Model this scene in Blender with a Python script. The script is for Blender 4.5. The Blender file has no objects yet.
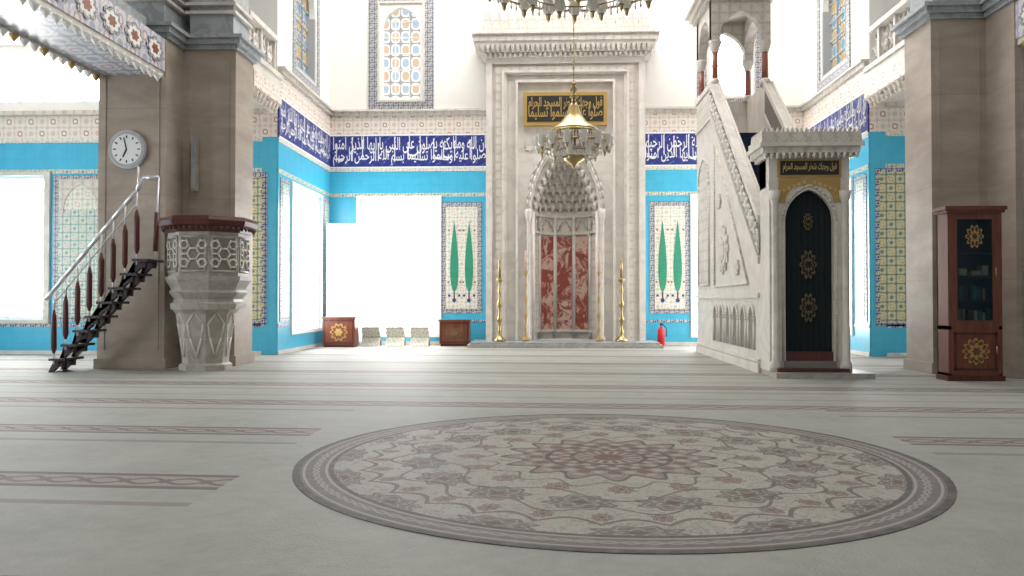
import bpy, bmesh, math, random
from math import sin, cos, pi, radians
random.seed(4)
scene=bpy.context.scene
scene.view_settings.view_transform='Standard'
scene.view_settings.look='None'

# ---------------------------------------------------------------- node expression helper
class S:
    def __init__(s,nt,o): s.nt=nt; s.o=o
    def m(s,op,*b):
        n=s.nt.nodes.new('ShaderNodeMath'); n.operation=op
        s.nt.links.new(s.o,n.inputs[0])
        for i,x in enumerate(b):
            if isinstance(x,S): s.nt.links.new(x.o,n.inputs[i+1])
            else: n.inputs[i+1].default_value=x
        return S(s.nt,n.outputs[0])
    def __add__(s,b): return s.m('ADD',b)
    __radd__=__add__
    def __sub__(s,b): return s.m('SUBTRACT',b)
    def __rsub__(s,b): return (s*-1.0)+b
    def __mul__(s,b): return s.m('MULTIPLY',b)
    __rmul__=__mul__
    def __truediv__(s,b): return s.m('DIVIDE',b)
    def gt(s,b): return s.m('GREATER_THAN',b)
    def lt(s,b): return s.m('LESS_THAN',b)
    def mod(s,b): return s.m('FLOORED_MODULO',b)
    def abs(s): return s.m('ABSOLUTE')
    def sin(s): return s.m('SINE')
    def cos(s): return s.m('COSINE')
    def sqrt(s): return s.m('SQRT')
    def min(s,b): return s.m('MINIMUM',b)
    def max(s,b): return s.m('MAXIMUM',b)
    def atan2(s,b): return s.m('ARCTAN2',b)

class M:
    """material under construction"""
    def __init__(s,name,rough=0.6,metal=0.0,spec=0.4):
        s.mat=bpy.data.materials.new(name); s.mat.use_nodes=True
        s.nt=s.mat.node_tree; s.b=s.nt.nodes['Principled BSDF']
        s.b.inputs['Roughness'].default_value=rough
        s.b.inputs['Metallic'].default_value=metal
        s.b.inputs['Specular IOR Level'].default_value=spec
        tc=s.nt.nodes.new('ShaderNodeTexCoord'); s.co=tc.outputs['Object']
        sp=s.nt.nodes.new('ShaderNodeSeparateXYZ'); s.nt.links.new(s.co,sp.inputs[0])
        s.x=S(s.nt,sp.outputs[0]); s.y=S(s.nt,sp.outputs[1]); s.z=S(s.nt,sp.outputs[2])
    def noise(s,scale,detail=3,stretch=None,dist=0.0,rough=.5):
        n=s.nt.nodes.new('ShaderNodeTexNoise'); n.inputs['Scale'].default_value=scale
        n.inputs['Detail'].default_value=detail; n.inputs['Distortion'].default_value=dist
        n.inputs['Roughness'].default_value=rough
        if stretch:
            mp=s.nt.nodes.new('ShaderNodeMapping'); mp.inputs['Scale'].default_value=stretch
            s.nt.links.new(s.co,mp.inputs[0]); s.nt.links.new(mp.outputs[0],n.inputs['Vector'])
        else: s.nt.links.new(s.co,n.inputs['Vector'])
        return S(s.nt,n.outputs['Fac'])
    def mix(s,f,a,b):
        n=s.nt.nodes.new('ShaderNodeMix'); n.data_type='RGBA'; n.clamp_factor=True
        if isinstance(f,S): s.nt.links.new(f.o,n.inputs[0])
        else: n.inputs[0].default_value=f
        for i,c in ((6,a),(7,b)):
            if isinstance(c,tuple): n.inputs[i].default_value=(c[0],c[1],c[2],1)
            else: s.nt.links.new(c,n.inputs[i])
        return n.outputs[2]
    def col(s,c):
        if isinstance(c,tuple): s.b.inputs['Base Color'].default_value=(c[0],c[1],c[2],1)
        else: s.nt.links.new(c,s.b.inputs['Base Color'])
        return s
    def emit(s,c,st):
        if isinstance(c,tuple): s.b.inputs['Emission Color'].default_value=(c[0],c[1],c[2],1)
        else: s.nt.links.new(c,s.b.inputs['Emission Color'])
        s.b.inputs['Emission Strength'].default_value=st
        return s
    def bump(s,h,st=.3,d=.02):
        n=s.nt.nodes.new('ShaderNodeBump'); n.inputs['Strength'].default_value=st; n.inputs['Distance'].default_value=d
        s.nt.links.new(h.o,n.inputs['Height']); s.nt.links.new(n.outputs[0],s.b.inputs['Normal'])
        return s

def flat(name,c,rough=.6,metal=0,spec=.4,var=.12,vs=6):
    m=M(name,rough,metal,spec); n=m.noise(vs,3)
    m.col(m.mix(n,tuple(v*(1-var) for v in c),tuple(min(1,v*(1+var)) for v in c))); return m.mat

def mk_marble(name,base,vein,carved=False,k=11.0,scale=.9,dk=.6):
    m=M(name,.35,0,.4)
    n=m.noise(scale,5,dist=1.2,rough=.55); v=((n-.5).abs()*12).min(1)
    c=m.mix(v,vein,base)
    if carved:
        u=m.x+m.y; p=((u*k).sin()*(m.z*k).sin()); q=((u*k*2).cos()+(m.z*k*2).cos())
        g=(p.abs().lt(.14)).max(q.abs().lt(.22))
        c=m.mix(g*.6,c,tuple(x*dk for x in base)); m.bump(g*-1.0,.5,.02)
    m.col(c); return m.mat
marble=mk_marble('marble_white',(.66,.615,.56),(.57,.53,.48))
marble_c=mk_marble('marble_carved',(.64,.59,.52),(.56,.51,.46),True)
marble_g=mk_marble('marble_grey',(.38,.40,.42),(.27,.29,.31),scale=1.8)
marble_gc=mk_marble('marble_kursu',(.40,.375,.335),(.32,.30,.27),scale=2)

def mk_trav():
    m=M('travertine',.5,0,.35)
    n=m.noise(.8,6,(1.0,1.0,3.0),.4,.6); n2=m.noise(10,4,(1,1,2.5))
    c=m.mix((n-.3)*2.2,(.29,.24,.195),(.45,.385,.325)); c=m.mix((n2-.45)*2.0,c,(.34,.29,.24))
    j=(m.z.mod(1.9)).lt(.015); c=m.mix(j*.4,c,(.19,.16,.14)); m.col(c); return m.mat
trav=mk_trav()
plaster=flat('plaster_white',(.82,.80,.76),.8,var=.03,vs=1)

def mk_cyan():
    m=M('cyan_tile',.3,0,.5); n=m.noise(3,3)
    c=m.mix(n,(.04,.37,.58),(.08,.48,.68))
    g=((m.x+m.y).mod(.3).lt(.012)).max(m.z.mod(.3).lt(.012)); c=m.mix(g*.3,c,(.02,.27,.42)); m.col(c); return m.mat
cyan=mk_cyan()

def mk_pat(name,bg,c1,c2,c3,k,lw=.16,rough=.35,kz=None,horiz=False):
    m=M(name,rough,0,.5); kz=kz or k
    if horiz: u=m.x*k; v=m.y*kz
    else: u=(m.x+m.y)*k; v=m.z*kz
    p=u.sin()*v.sin(); q=(u*2).cos()+(v*2).cos()
    w=(u*3+(v*2).sin()).sin()*(v*3+(u*2).sin()).sin()
    c=m.mix(w.gt(.45),bg,c3)
    c=m.mix(p.abs().lt(lw),c,c1)
    c=m.mix(p.gt(.72),c,c2); c=m.mix(p.gt(.9),c,bg); c=m.mix((p*-1).gt(.78),c,c1)
    c=m.mix(q.abs().lt(.1),c,c1)
    m.col(c); return m.mat
tile_green=mk_pat('tile_green_floral',(.62,.63,.54),(.22,.34,.31),(.48,.38,.22),(.38,.48,.45),14,.14)
tile_yel=mk_pat('tile_yellow_floral',(.62,.59,.42),(.17,.23,.16),(.52,.37,.09),(.46,.46,.27),13,.14)
tile_cream=mk_pat('tile_cream_scroll',(.72,.70,.62),(.52,.49,.41),(.60,.46,.38),(.55,.61,.54),11,.09)
border_dk=mk_pat('border_dark_scroll',(.50,.50,.48),(.14,.15,.20),(.33,.19,.17),(.19,.2,.26),19,.2)
frieze=mk_pat('frieze_palmette',(.74,.70,.64),(.62,.50,.43),(.45,.22,.17),(.70,.64,.57),10,.08,kz=9.5)
soffit=mk_pat('soffit_scroll',(.62,.60,.62),(.30,.31,.38),(.40,.30,.30),(.46,.46,.52),5.6,.12,horiz=True)
beamf=mk_pat('beam_face_scroll',(.66,.62,.63),(.36,.37,.46),(.42,.30,.32),(.54,.53,.60),6.5,.12)
navy_b=mk_pat('navy_border',(.56,.56,.46),(.05,.07,.24),(.50,.36,.1),(.1,.16,.4),22,.25)

def mk_navy():
    m=M('navy_tile',.3,0,.5); u=(m.x+m.y)*10; v=m.z*10
    w=((u+(v*1.3).sin()*1.5).sin()*(v+(u*.8).sin()*1.5).sin()).abs()
    m.col(m.mix(w.lt(.05)*.5,(.02,.026,.20),(.12,.25,.5))); return m.mat
navy=mk_navy()
script_w=flat('script_white',(.80,.80,.82),.5,var=.02)
gold=flat('gold',(.55,.40,.17),.35,1.0,.5,.15,12)
goldp=flat('gold_paint',(.40,.26,.08),.45,.3,.5,.15,12)
goldd=flat('gold_thread',(.13,.095,.04),.7,.1,.4,.15,12)
brass=flat('brass',(.36,.27,.13),.32,1.0,.5,.2,12)
black=flat('black_panel',(.014,.014,.010),.5)
curtain=flat('curtain_velvet',(.008,.014,.016),.95,var=.3,vs=30)
dark=flat('dark_iron',(.05,.035,.04),.4)
steel=flat('rail_steel',(.62,.63,.66),.3,.6)
blackc=flat('stair_carpet',(.01,.02,.05),.95)
cypress=flat('cypress_green',(.03,.25,.15),.4,var=.25,vs=9)
whitep=flat('white_plastic',(.80,.81,.82),.4,var=.02)
acp=flat('appliance_enamel',(.62,.65,.69),.4,var=.02)
greyp=flat('grey_plastic',(.40,.41,.43),.4,var=.02)
red=flat('red_enamel',(.6,.02,.02),.3)
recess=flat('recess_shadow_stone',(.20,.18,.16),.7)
redcol=flat('red_porphyry',(.30,.10,.07),.3,var=.3,vs=10)
waxp=flat('candle_wax_pink',(.62,.42,.34),.5)
def mk_wood(name,a,b):
    m=M(name,.35,0,.4); n=m.noise(3,5,(6,6,.6),1.2); m.col(m.mix((n-.25)*2,a,b)); return m.mat
wood=mk_wood('wood_cherry',(.10,.028,.016),(.21,.065,.032))
woodd=mk_wood('wood_mahogany',(.05,.013,.012),(.11,.026,.02))
def mk_redm():
    m=M('red_breccia',.3,0,.5); n=m.noise(1.8,6,dist=1.4,rough=.7)
    c=m.mix((n-.47)*12,(.27,.055,.04),(.58,.40,.33)); v=m.noise(6,3,dist=1); c=m.mix((v-.58)*8,c,(.13,.02,.02)); m.col(c); return m.mat
redm=mk_redm()
def mk_pane(name,st,kind=0):
    m=M(name,.3,0,.2); m.col((.8,.8,.8) if kind==0 else (.06,.06,.06))
    if kind:
        u=(m.x+m.y)*9; v=m.z*7; p=u.sin()*v.sin(); q=(u*2).cos()+(v*2).cos()
        if kind==1:
            cc=m.mix(p.gt(.35),(.95,.95,.9),(.85,.45,.07)); cc=m.mix((p*-1).gt(.4),cc,(.16,.38,.75)); cc=m.mix(q.abs().lt(.16),cc,(.45,.58,.2)); cc=m.mix(p.abs().lt(.14),cc,(.22,.20,.18))
        else:
            cc=m.mix(p.gt(.5),(1,1,1),(.80,.58,.38)); cc=m.mix((p*-1).gt(.55),cc,(.50,.64,.74)); cc=m.mix(p.abs().lt(.13),cc,(.42,.40,.38))
        m.emit(cc,st)
    else: m.emit((1,1,1),st)
    return m.mat
pane=mk_pane('daylight_glass',10.5)
pane_s=mk_pane('stained_glass',.8,1)
pane_b=mk_pane('patterned_glass',1.0,2)
def mk_lampglass():
    m=M('lamp_glass',.12,0,.7); m.col((.56,.53,.47)); m.emit((1,.93,.8),.05); return m.mat
lampg=mk_lampglass()
def mk_glass():
    m=bpy.data.materials.new('cabinet_glass'); m.use_nodes=True; nt=m.node_tree; nt.nodes.clear()
    o=nt.nodes.new('ShaderNodeOutputMaterial'); mx=nt.nodes.new('ShaderNodeMixShader'); mx.inputs[0].default_value=.03
    t=nt.nodes.new('ShaderNodeBsdfTransparent'); t.inputs[0].default_value=(.7,.74,.74,1); g=nt.nodes.new('ShaderNodeBsdfGlossy'); g.inputs['Roughness'].default_value=.15
    nt.links.new(t.outputs[0],mx.inputs[1]); nt.links.new(g.outputs[0],mx.inputs[2]); nt.links.new(mx.outputs[0],o.inputs[0]); return m
glass=mk_glass()

# ---- carpet
MC=(0.60,7.68); MR=2.90
def mk_carpet():
    m=M('carpet_rows',.62,0,.3)
    n=m.noise(1.1,6,rough=.75); n2=m.noise(45,3); n3=m.noise(7,4)
    c=m.mix((n-.3)*2.2,(.26,.268,.238),(.385,.383,.345)); c=m.mix((n3-.4)*1.3,c,(.39,.388,.35)); c=m.mix(n2*.45,c,(.25,.252,.228))
    yy=m.y+m.x*.045
    t=(yy-6.4+1.26).mod(2.52)-1.26
    d=t.abs()
    cl=((m.x-MC[0]).abs().lt(3.2))*((m.y-7.75).abs().lt(3.35))
    keep=1.0-cl
    u=m.x*9
    ch=((u.sin()*.10).abs()-d).abs().lt(.03)
    dots=((u*2).cos()-d*6).gt(.55)*d.lt(.16)
    lines=((d-.19).abs().lt(.016)).max((d-.235).abs().lt(.026))
    band=d.lt(.25)
    c=m.mix(band*keep*.7,c,(.27,.24,.21))
    c=m.mix(ch.max(dots)*d.lt(.17)*keep*.8,c,(.12,.088,.08))
    c=m.mix(lines*keep*.85,c,(.10,.075,.07))
    t2=((yy-6.4-.54).mod(2.52)-1.26).abs()
    c=m.mix(t2.lt(.055)*keep*.55,c,(.15,.11,.10))
    t3=((yy-6.4+.35).mod(2.52)-1.26).abs()
    c=m.mix(t3.lt(.04)*keep*m.y.gt(10.5)*.5,c,(.15,.11,.10))
    m.col(c); m.bump(n2+n3,.45,.02); return m.mat
carpet=mk_carpet()
def mk_med():
    m=M('carpet_medallion',.65,0,.3)
    n=m.noise(1.1,6,rough=.75); n2=m.noise(45,3); n3=m.noise(7,4)
    r=((m.x*m.x+m.y*m.y).sqrt())/MR; a=m.y.atan2(m.x)
    base=m.mix((n-.3)*2,(.32,.31,.27),(.43,.41,.36)); br=(.050,.038,.036); rd=(.12,.04,.035); gy=(.085,.062,.06); cream=(.36,.34,.295)
    c=base
    v=m.noise(5,4,dist=1.8,rough=.6); c=m.mix(((v-.5).abs().lt(.018))*.5,c,rd)
    v2=m.noise(9,3,dist=1.2); c=m.mix((v2.gt(.66))*.4,c,gy)
    w=(a*16).cos()
    def ring(c,N,R0,wa,wr,off,col,inn,core=rd):
        k=2*pi/N
        al=((((a+off)/k).mod(1.0)-.5)*k*R0)/wa; rr=(r-R0)/wr
        d=(al*al+rr*rr).sqrt(); ph=rr.atan2(al)
        dd=d+(ph*8).cos()*.13
        c=m.mix(dd.lt(1.0)*.8,c,col)
        c=m.mix(((dd-.80).abs().lt(.045))*.6,c,inn); c=m.mix((((ph*6).cos()*.12+d-.45).abs().lt(.06))*.65,c,inn); c=m.mix(d.lt(.2),c,core)
        return c
    c=ring(c,16,.855,.105,.05,pi/16,gy,cream)
    sc=(r-(.80-w.abs()*.05)).abs().lt(.008); c=m.mix(sc*.85,c,gy)
    c=ring(c,16,.60,.090,.070,0,gy,cream)
    c=ring(c,32,.735,.026,.034,0,rd,cream,gy)
    c=ring(c,16,.45,.036,.045,pi/16,rd,cream,gy)
    td=((r-(.53+(a*8).cos()*.05)).abs().lt(.006)).max((r-(.67+(a*16).sin()*.035)).abs().lt(.006)); c=m.mix(td*.8,c,gy)
    td=((r-(.40+(a*16).sin()*.03)).abs().lt(.006)); c=m.mix(td*.8,c,gy)
    pr=.31+(a*16).cos()*.035
    c=m.mix(((r-pr).lt(0))*.5,c,rd); c=m.mix(((r-pr).abs().lt(.010))*.9,c,br)
    pt=(a*16).cos()*((r*60).sin()); c=m.mix(r.lt(.27)*pt.gt(.2)*.85,c,rd); c=m.mix(r.lt(.29)*(pt*-1).gt(.5)*.8,c,cream)
    c=m.mix(((r-.20).abs().lt(.008))*.9,c,br); c=m.mix(((r-.12).abs().lt(.008))*.9,c,br); c=m.mix(r.lt(.05),c,rd)
    bd=r.gt(.882); c=m.mix(bd,c,m.mix(n,(.115,.098,.092),(.16,.138,.13)))
    x1=((a*60).sin()*.5+((r-.93)*70)).abs().lt(.30); x2=((a*60).sin()*-.5+((r-.93)*70)).abs().lt(.30)
    c=m.mix(x1.max(x2)*((r-.93).abs().lt(.033))*.65,c,cream)
    for rr,ww,cc_ in ((.885,.007,br),(.900,.004,cream),(.966,.004,cream),(.990,.012,br)):
        c=m.mix(((r-rr).abs().lt(ww))*.85,c,cc_)
    c=m.mix(n2*.25,c,(.22,.215,.2)); c=m.mix((n3-.45)*.8,c,(.34,.33,.30))
    m.col(c); m.bump(n2+n3,.45,.02); return m.mat
medm=mk_med()

# ---------------------------------------------------------------- mesh builder
class MB:
    def __init__(s,T=None): s.v=[];s.f=[];s.mi=[];s.sm=[];s.mats=[];s.T=T
    def add(s,vs,fs,mat,smooth=False):
        o=len(s.v)
        if s.T: vs=[s.T(*p) for p in vs]
        s.v+=list(vs)
        if mat not in s.mats: s.mats.append(mat)
        k=s.mats.index(mat)
        for f in fs: s.f.append([i+o for i in f]); s.mi.append(k); s.sm.append(smooth)
    def box(s,x0,x1,y0,y1,z0,z1,mat):
        vs=[(x,y,z) for x in (x0,x1) for y in (y0,y1) for z in (z0,z1)]
        s.add(vs,[(0,1,3,2),(4,6,7,5),(0,4,5,1),(2,3,7,6),(0,2,6,4),(1,5,7,3)],mat)
    def prism(s,pts,pl,d0,d1,mat,smooth=False):
        n=len(pts)
        f={'z':lambda a,b,d:(a,b,d),'y':lambda a,b,d:(a,d,b),'x':lambda a,b,d:(d,a,b)}[pl]
        vs=[f(a,b,d0) for a,b in pts]+[f(a,b,d1) for a,b in pts]
        fs=[list(range(n)),list(range(n,2*n))]
        s.add(vs,fs,mat)
        s.add(vs,[(i,(i+1)%n,n+(i+1)%n,n+i) for i in range(n)],mat,smooth)
    def lathe(s,prof,c,mat,n=24,smooth=True,ph=0.0):
        vs=[];fs=[]
        for r,z in prof:
            for i in range(n):
                a=2*pi*i/n+ph; vs.append((c[0]+r*cos(a),c[1]+r*sin(a),c[2]+z))
        for j in range(len(prof)-1):
            for i in range(n):
                fs.append((j*n+i,j*n+(i+1)%n,(j+1)*n+(i+1)%n,(j+1)*n+i))
        fs.append(list(range(n))); fs.append([(len(prof)-1)*n+i for i in range(n)])
        s.add(vs,fs,mat,smooth)
    def tube(s,p0,p1,r,mat,n=8,r2=None):
        r2=r if r2 is None else r2
        d=[p1[i]-p0[i] for i in range(3)]; L=math.sqrt(sum(x*x for x in d)) or 1; d=[x/L for x in d]
        up=(0,0,1) if abs(d[2])<.9 else (1,0,0)
        a=[d[1]*up[2]-d[2]*up[1],d[2]*up[0]-d[0]*up[2],d[0]*up[1]-d[1]*up[0]]
        l=math.sqrt(sum(x*x for x in a)); a=[x/l for x in a]
        b=[d[1]*a[2]-d[2]*a[1],d[2]*a[0]-d[0]*a[2],d[0]*a[1]-d[1]*a[0]]
        vs=[]
        for p,rr in ((p0,r),(p1,r2)):
            for i in range(n):
                t=2*pi*i/n; vs.append(tuple(p[k]+rr*(cos(t)*a[k]+sin(t)*b[k]) for k in range(3)))
        s.add(vs,[(i,(i+1)%n,n+(i+1)%n,n+i) for i in range(n)]+[list(range(n)),list(range(n,2*n))],mat,True)
    def path(s,pts,r,mat,n=8):
        for a,b in zip(pts,pts[1:]): s.tube(a,b,r,mat,n)
    def ring(s,c,R,r,mat,n=40,m=8):
        vs=[];fs=[]
        for i in range(n):
            a=2*pi*i/n
            for j in range(m):
                b=2*pi*j/m; q=R+r*cos(b); vs.append((c[0]+q*cos(a),c[1]+q*sin(a),c[2]+r*sin(b)))
        for i in range(n):
            for j in range(m):
                fs.append((i*m+j,((i+1)%n)*m+j,((i+1)%n)*m+(j+1)%m,i*m+(j+1)%m))
        s.add(vs,fs,mat,True)
    def holes(s,a0,a1,d0,d1,z0,z1,hs,mat):
        bs=sorted(set([a0,a1]+[min(max(v,a0),a1) for h in hs for v in (h[0],h[1])]))
        for p,q in zip(bs,bs[1:]):
            if q-p<1e-5: continue
            mid=(p+q)/2; act=sorted([(h[2],h[3]) for h in hs if h[0]<mid<h[1]])
            z=z0
            for (c,d) in act:
                if min(c,z1)>z: s.box(p,q,d0,d1,z,min(c,z1),mat)
                z=max(z,d)
            if z<z1: s.box(p,q,d0,d1,z,z1,mat)
    def lobed(s,a,z,r,n,amp,pl,d0,d1,mat,sx=1.0,sz=1.0,N=96):
        pts=[(a+sx*r*(1-amp+amp*abs(cos(n*t/2)))*cos(t),z+sz*r*(1-amp+amp*abs(cos(n*t/2)))*sin(t)) for t in [2*pi*i/N for i in range(N)]]
        s.prism(pts,pl,d0,d1,mat)
    def build(s,name,loc=(0,0,0),parent=None):
        me=bpy.data.meshes.new(name)
        me.from_pydata([(x-loc[0],y-loc[1],z-loc[2]) for x,y,z in s.v],[],s.f)
        for mt in s.mats: me.materials.append(mt)
        for p,k,sm in zip(me.polygons,s.mi,s.sm): p.material_index=k; p.use_smooth=sm
        bm=bmesh.new(); bm.from_mesh(me); bmesh.ops.recalc_face_normals(bm,faces=bm.faces); bm.to_mesh(me); bm.free()
        me.update()
        o=bpy.data.objects.new(name,me); o.location=loc
        scene.collection.objects.link(o)
        return o

def parch(a0,a1,zs,za,n=10):
    """pointed arch points from (a0,zs) over apex to (a1,zs)"""
    h=(a1-a0)/2; H=za-zs; c=(a0+a1)/2
    R=(h*h+H*H)/(2*h)
    L=[]
    for i in range(n+1):
        t=pi-(i/n)*(math.atan2(H,R-h))
        L.append((a0+R+R*cos(t),zs+R*sin(t)))
    Rr=[(2*c-x,z) for x,z in reversed(L[:-1])]
    return L+Rr
def arch_panel(mb,a0,a1,z0,z1,b0,b1,zs,za,pl,d0,d1,mat):
    pts=[(a0,z0),(a0,z1),(a1,z1),(a1,z0),(b1,z0)]+list(reversed(parch(b0,b1,zs,za)))+[(b0,z0)]
    mb.prism(pts,pl,d0,d1,mat)

# ---------------------------------------------------------------- Arabic lettering (as tiles/inlay geometry)
_F={'ا':(0xFE8D,2),'ب':(0xFE8F,4),'ة':(0xFE93,2),'ت':(0xFE95,4),'ج':(0xFE9D,4),'ح':(0xFEA1,4),'خ':(0xFEA5,4),'د':(0xFEA9,2),'ذ':(0xFEAB,2),'ر':(0xFEAD,2),'ز':(0xFEAF,2),'س':(0xFEB1,4),'ش':(0xFEB5,4),'ص':(0xFEB9,4),'ض':(0xFEBD,4),'ط':(0xFEC1,4),'ع':(0xFEC9,4),'غ':(0xFECD,4),'ف':(0xFED1,4),'ق':(0xFED5,4),'ك':(0xFED9,4),'ل':(0xFEDD,4),'م':(0xFEE1,4),'ن':(0xFEE5,4),'ه':(0xFEE9,4),'و':(0xFEED,2),'ى':(0xFEEF,2),'ي':(0xFEF1,4)}
def shape(t):
    out=[]
    for i,ch in enumerate(t):
        if ch not in _F: out.append(ch); continue
        b,n=_F[ch]
        pj=i>0 and t[i-1] in _F and _F[t[i-1]][1]==4
        nj=n==4 and i+1<len(t) and t[i+1] in _F
        k=(3 if nj else 1) if pj else (2 if nj else 0)
        out.append(chr(b+k))
    return ''.join(reversed(out))
T1='ان الله وملايكته يصلون على النبي يا ايها الذين امنوا'
T2='صلوا عليه وسلموا تسليما بسم الله الرحمن الرحيم'
T3='فول وجهك شطر المسجد الحرام'
def lettering(mb,txt,a0,a1,z0,z1,d,mat,bold=.012,flip=False,slant=0.0):
    cu=bpy.data.curves.new('txt','FONT'); cu.body=shape(txt); cu.size=1; cu.offset=bold; cu.resolution_u=3
    o=bpy.data.objects.new('txt',cu); scene.collection.objects.link(o)
    bpy.context.view_layer.update()
    me=bpy.data.meshes.new_from_object(o.evaluated_get(bpy.context.evaluated_depsgraph_get()))
    vs=[tuple(v.co) for v in me.vertices]; fs=[list(p.vertices) for p in me.polygons]
    bpy.data.objects.remove(o); bpy.data.curves.remove(cu)
    if not vs: return
    x0=min(v[0] for v in vs);x1=max(v[0] for v in vs);y0=min(v[1] for v in vs);y1=max(v[1] for v in vs)
    def mp(v):
        u=(v[0]-x0)/(x1-x0); w=(v[1]-y0)/(y1-y0)
        if flip: u=1-u
        return (a0+(a1-a0)*u,d,z0+(z1-z0)*w+slant*sin(u*40))
    mb.add([mp(v) for v in vs],fs,mat)
def strokes(mb,a0,a1,z0,z1,d,mat,step=.46):
    """long rising verticals and sweeping bowls characteristic of thuluth friezes"""
    a=a0+.1; H=z1-z0
    while a<a1-.3:
        h=random.uniform(.55,.95)*H; b=z0+random.uniform(.1,.3)*H; w=.02
        mb.prism([(a,b),(a+w*1.6,b+.02),(a+w*1.4,b+h*.8),(a+w*2.2,min(z1,b+h)),(a-w*.4,min(z1,b+h*.97)),(a,b+h*.7)],'y',d,d+.004,mat)
        if random.random()<.5:
            r=random.uniform(.10,.17); cx=a+.16; cz=z0+random.uniform(.25,.5)*H; P=[];Q=[]
            for i in range(9):
                t=pi+pi*i/8; th=.03*sin(pi*i/8)+.006
                P.append((cx+(r+th)*cos(t),max(z0,cz+(r*.8+th)*sin(t)))); Q.append((cx+(r-th)*cos(t),max(z0,cz+(r*.8-th)*sin(t))))
            mb.prism(P+list(reversed(Q)),'y',d,d+.004,mat)
        if random.random()<.5: 
            q=a+.1; zz=z0+random.uniform(.6,.9)*H; mb.prism([(q,zz),(q+.035,zz+.03),(q+.07,zz),(q+.035,zz-.03)],'y',d,d+.004,mat)
        a+=step*random.uniform(.7,1.3)

# ---------------------------------------------------------------- room shell
XL,XR,YB,YF=-7.35,8.65,27.0,21.7
CX=0.66; ZC=16.0
mb=MB(); mb.box(-17,18,-8,28,-.2,0,carpet); mb.build('floor')
mb=MB(); 
N=96; mb.prism([(MC[0]+MR*cos(2*pi*i/N),MC[1]+MR*sin(2*pi*i/N)) for i in range(N)],'z',.0,.006,medm); mb.build('round_medallion_rug',(MC[0],MC[1],0))
mb=MB(); mb.box(-17.4,18.4,-8,28,ZC,ZC+.3,plaster); mb.build('ceiling')

Tb=lambda a,d,z:(a,YB-d,z)
Tf=lambda a,d,z:(a,YF-d,z)
Tl=lambda a,d,z:(XL+d,a,z)
Tr=lambda a,d,z:(XR-d,a,z)
wn=[0]
def window(T,a0,a1,z0,z1,mat,arched=False,bars=(3,5),barm=None,th=.05):
    wn[0]+=1; m=MB(T); barm=barm or whitep
    m.box(a0,a1,-.34,-.30,z0,z1,mat)
    w=.09
    m.box(a0,a0+w,-.3,-.02,z0,z1,barm); m.box(a1-w,a1,-.3,-.02,z0,z1,barm)
    m.box(a0+w,a1-w,-.3,-.02,z0,z0+w,barm); m.box(a0+w,a1-w,-.3,-.02,z1-w,z1,barm)
    for i in range(1,bars[0]):
        x=a0+(a1-a0)*i/bars[0]; m.box(x-th/2,x+th/2,-.28,-.22,z0+w,z1-w,barm)
    for i in range(1,bars[1]):
        z=z0+(z1-z0)*i/bars[1]; m.box(a0+w,a1-w,-.275,-.225,z-th/2,z+th/2,barm)
    if arched:
        zs=z1-(a1-a0)*.62
        arch_panel(m,a0,a1,zs-.01,z1,a0+w,a1-w,zs,z1-.12,'y',-.2,-.01,plaster)
    m.build('window_%d'%wn[0])

def wall(name,T,a0,a1,holes,clad_rng,call=True):
    m=MB(T)
    m.holes(a0,a1,-.4,0,0,ZC-.01,holes,plaster)
    for (c0,c1) in clad_rng:
        m.holes(c0,c1,0,.03,0,5.98,holes,cyan)
        m.box(c0,c1,.03,.05,5.0,5.12,tile_green); m.box(c0,c1,.03,.05,5.86,5.98,tile_cream)
        m.holes(c0,c1,.03,.05,.76,.84,holes,navy_b)
        m.box(c0,c1,.03,.06,0,.1,marble)
        if call:
            m.box(c0,c1,0,.05,5.98,7.12,navy); m.box(c0,c1,.05,.07,5.98,6.02,script_w); m.box(c0,c1,.05,.07,7.07,7.12,script_w)
            m.box(c0,c1,0,.05,7.12,7.76,frieze); m.box(c0,c1,0,.14,7.76,7.88,marble_c); m.box(c0,c1,0,.22,7.88,7.94,marble)
        else:
            m.box(c0,c1,0,.05,5.98,6.62,frieze); m.box(c0,c1,0,.14,6.62,6.74,marble_c)
    return m
def tile_panel(m,a0,a1,z0,z1,b,inner,border=None,d=.03):
    m.box(a0,a1,d,d+.02,z0,z1,border or border_dk); m.box(a0+b,a1-b,d+.02,d+.03,z0+b,z1-b,inner)
def cyp(m,a,z0,z1,w):
    pts=[];n=16
    for i in range(n+1):
        t=i/n; pts.append((w*(sin(pi*t**.62))**.9,z0+(z1-z0)*t))
    poly=[(a+p,z) for p,z in pts]+[(a-p,z) for p,z in reversed(pts[1:-1])]
    m.prism(poly,'y',.06,.075,cypress); m.box(a-.02,a+.02,.06,.072,z0-.2,z0+.05,woodd)
    for dx,dz,r in ((-.17,-.1,.05),(.17,-.1,.05),(0,-.26,.08),(-.2,.35,.04),(.2,.35,.04),(-.18,2.1,.04),(.18,2.1,.04)):
        m.lobed(a+dx,z0+dz,r,5,.4,'y',.06,.07,redcol if dz>0 else navy)
def verse(m,a0,a1,fl,A,B):
    lettering(m,A,a0,a1,6.36,7.04,.056,script_w,.01,fl,.02); lettering(m,B,a0,a1,6.05,6.6,.058,script_w,.01,fl,.02)
    strokes(m,a0,a1,6.06,7.04,.06,script_w)

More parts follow.
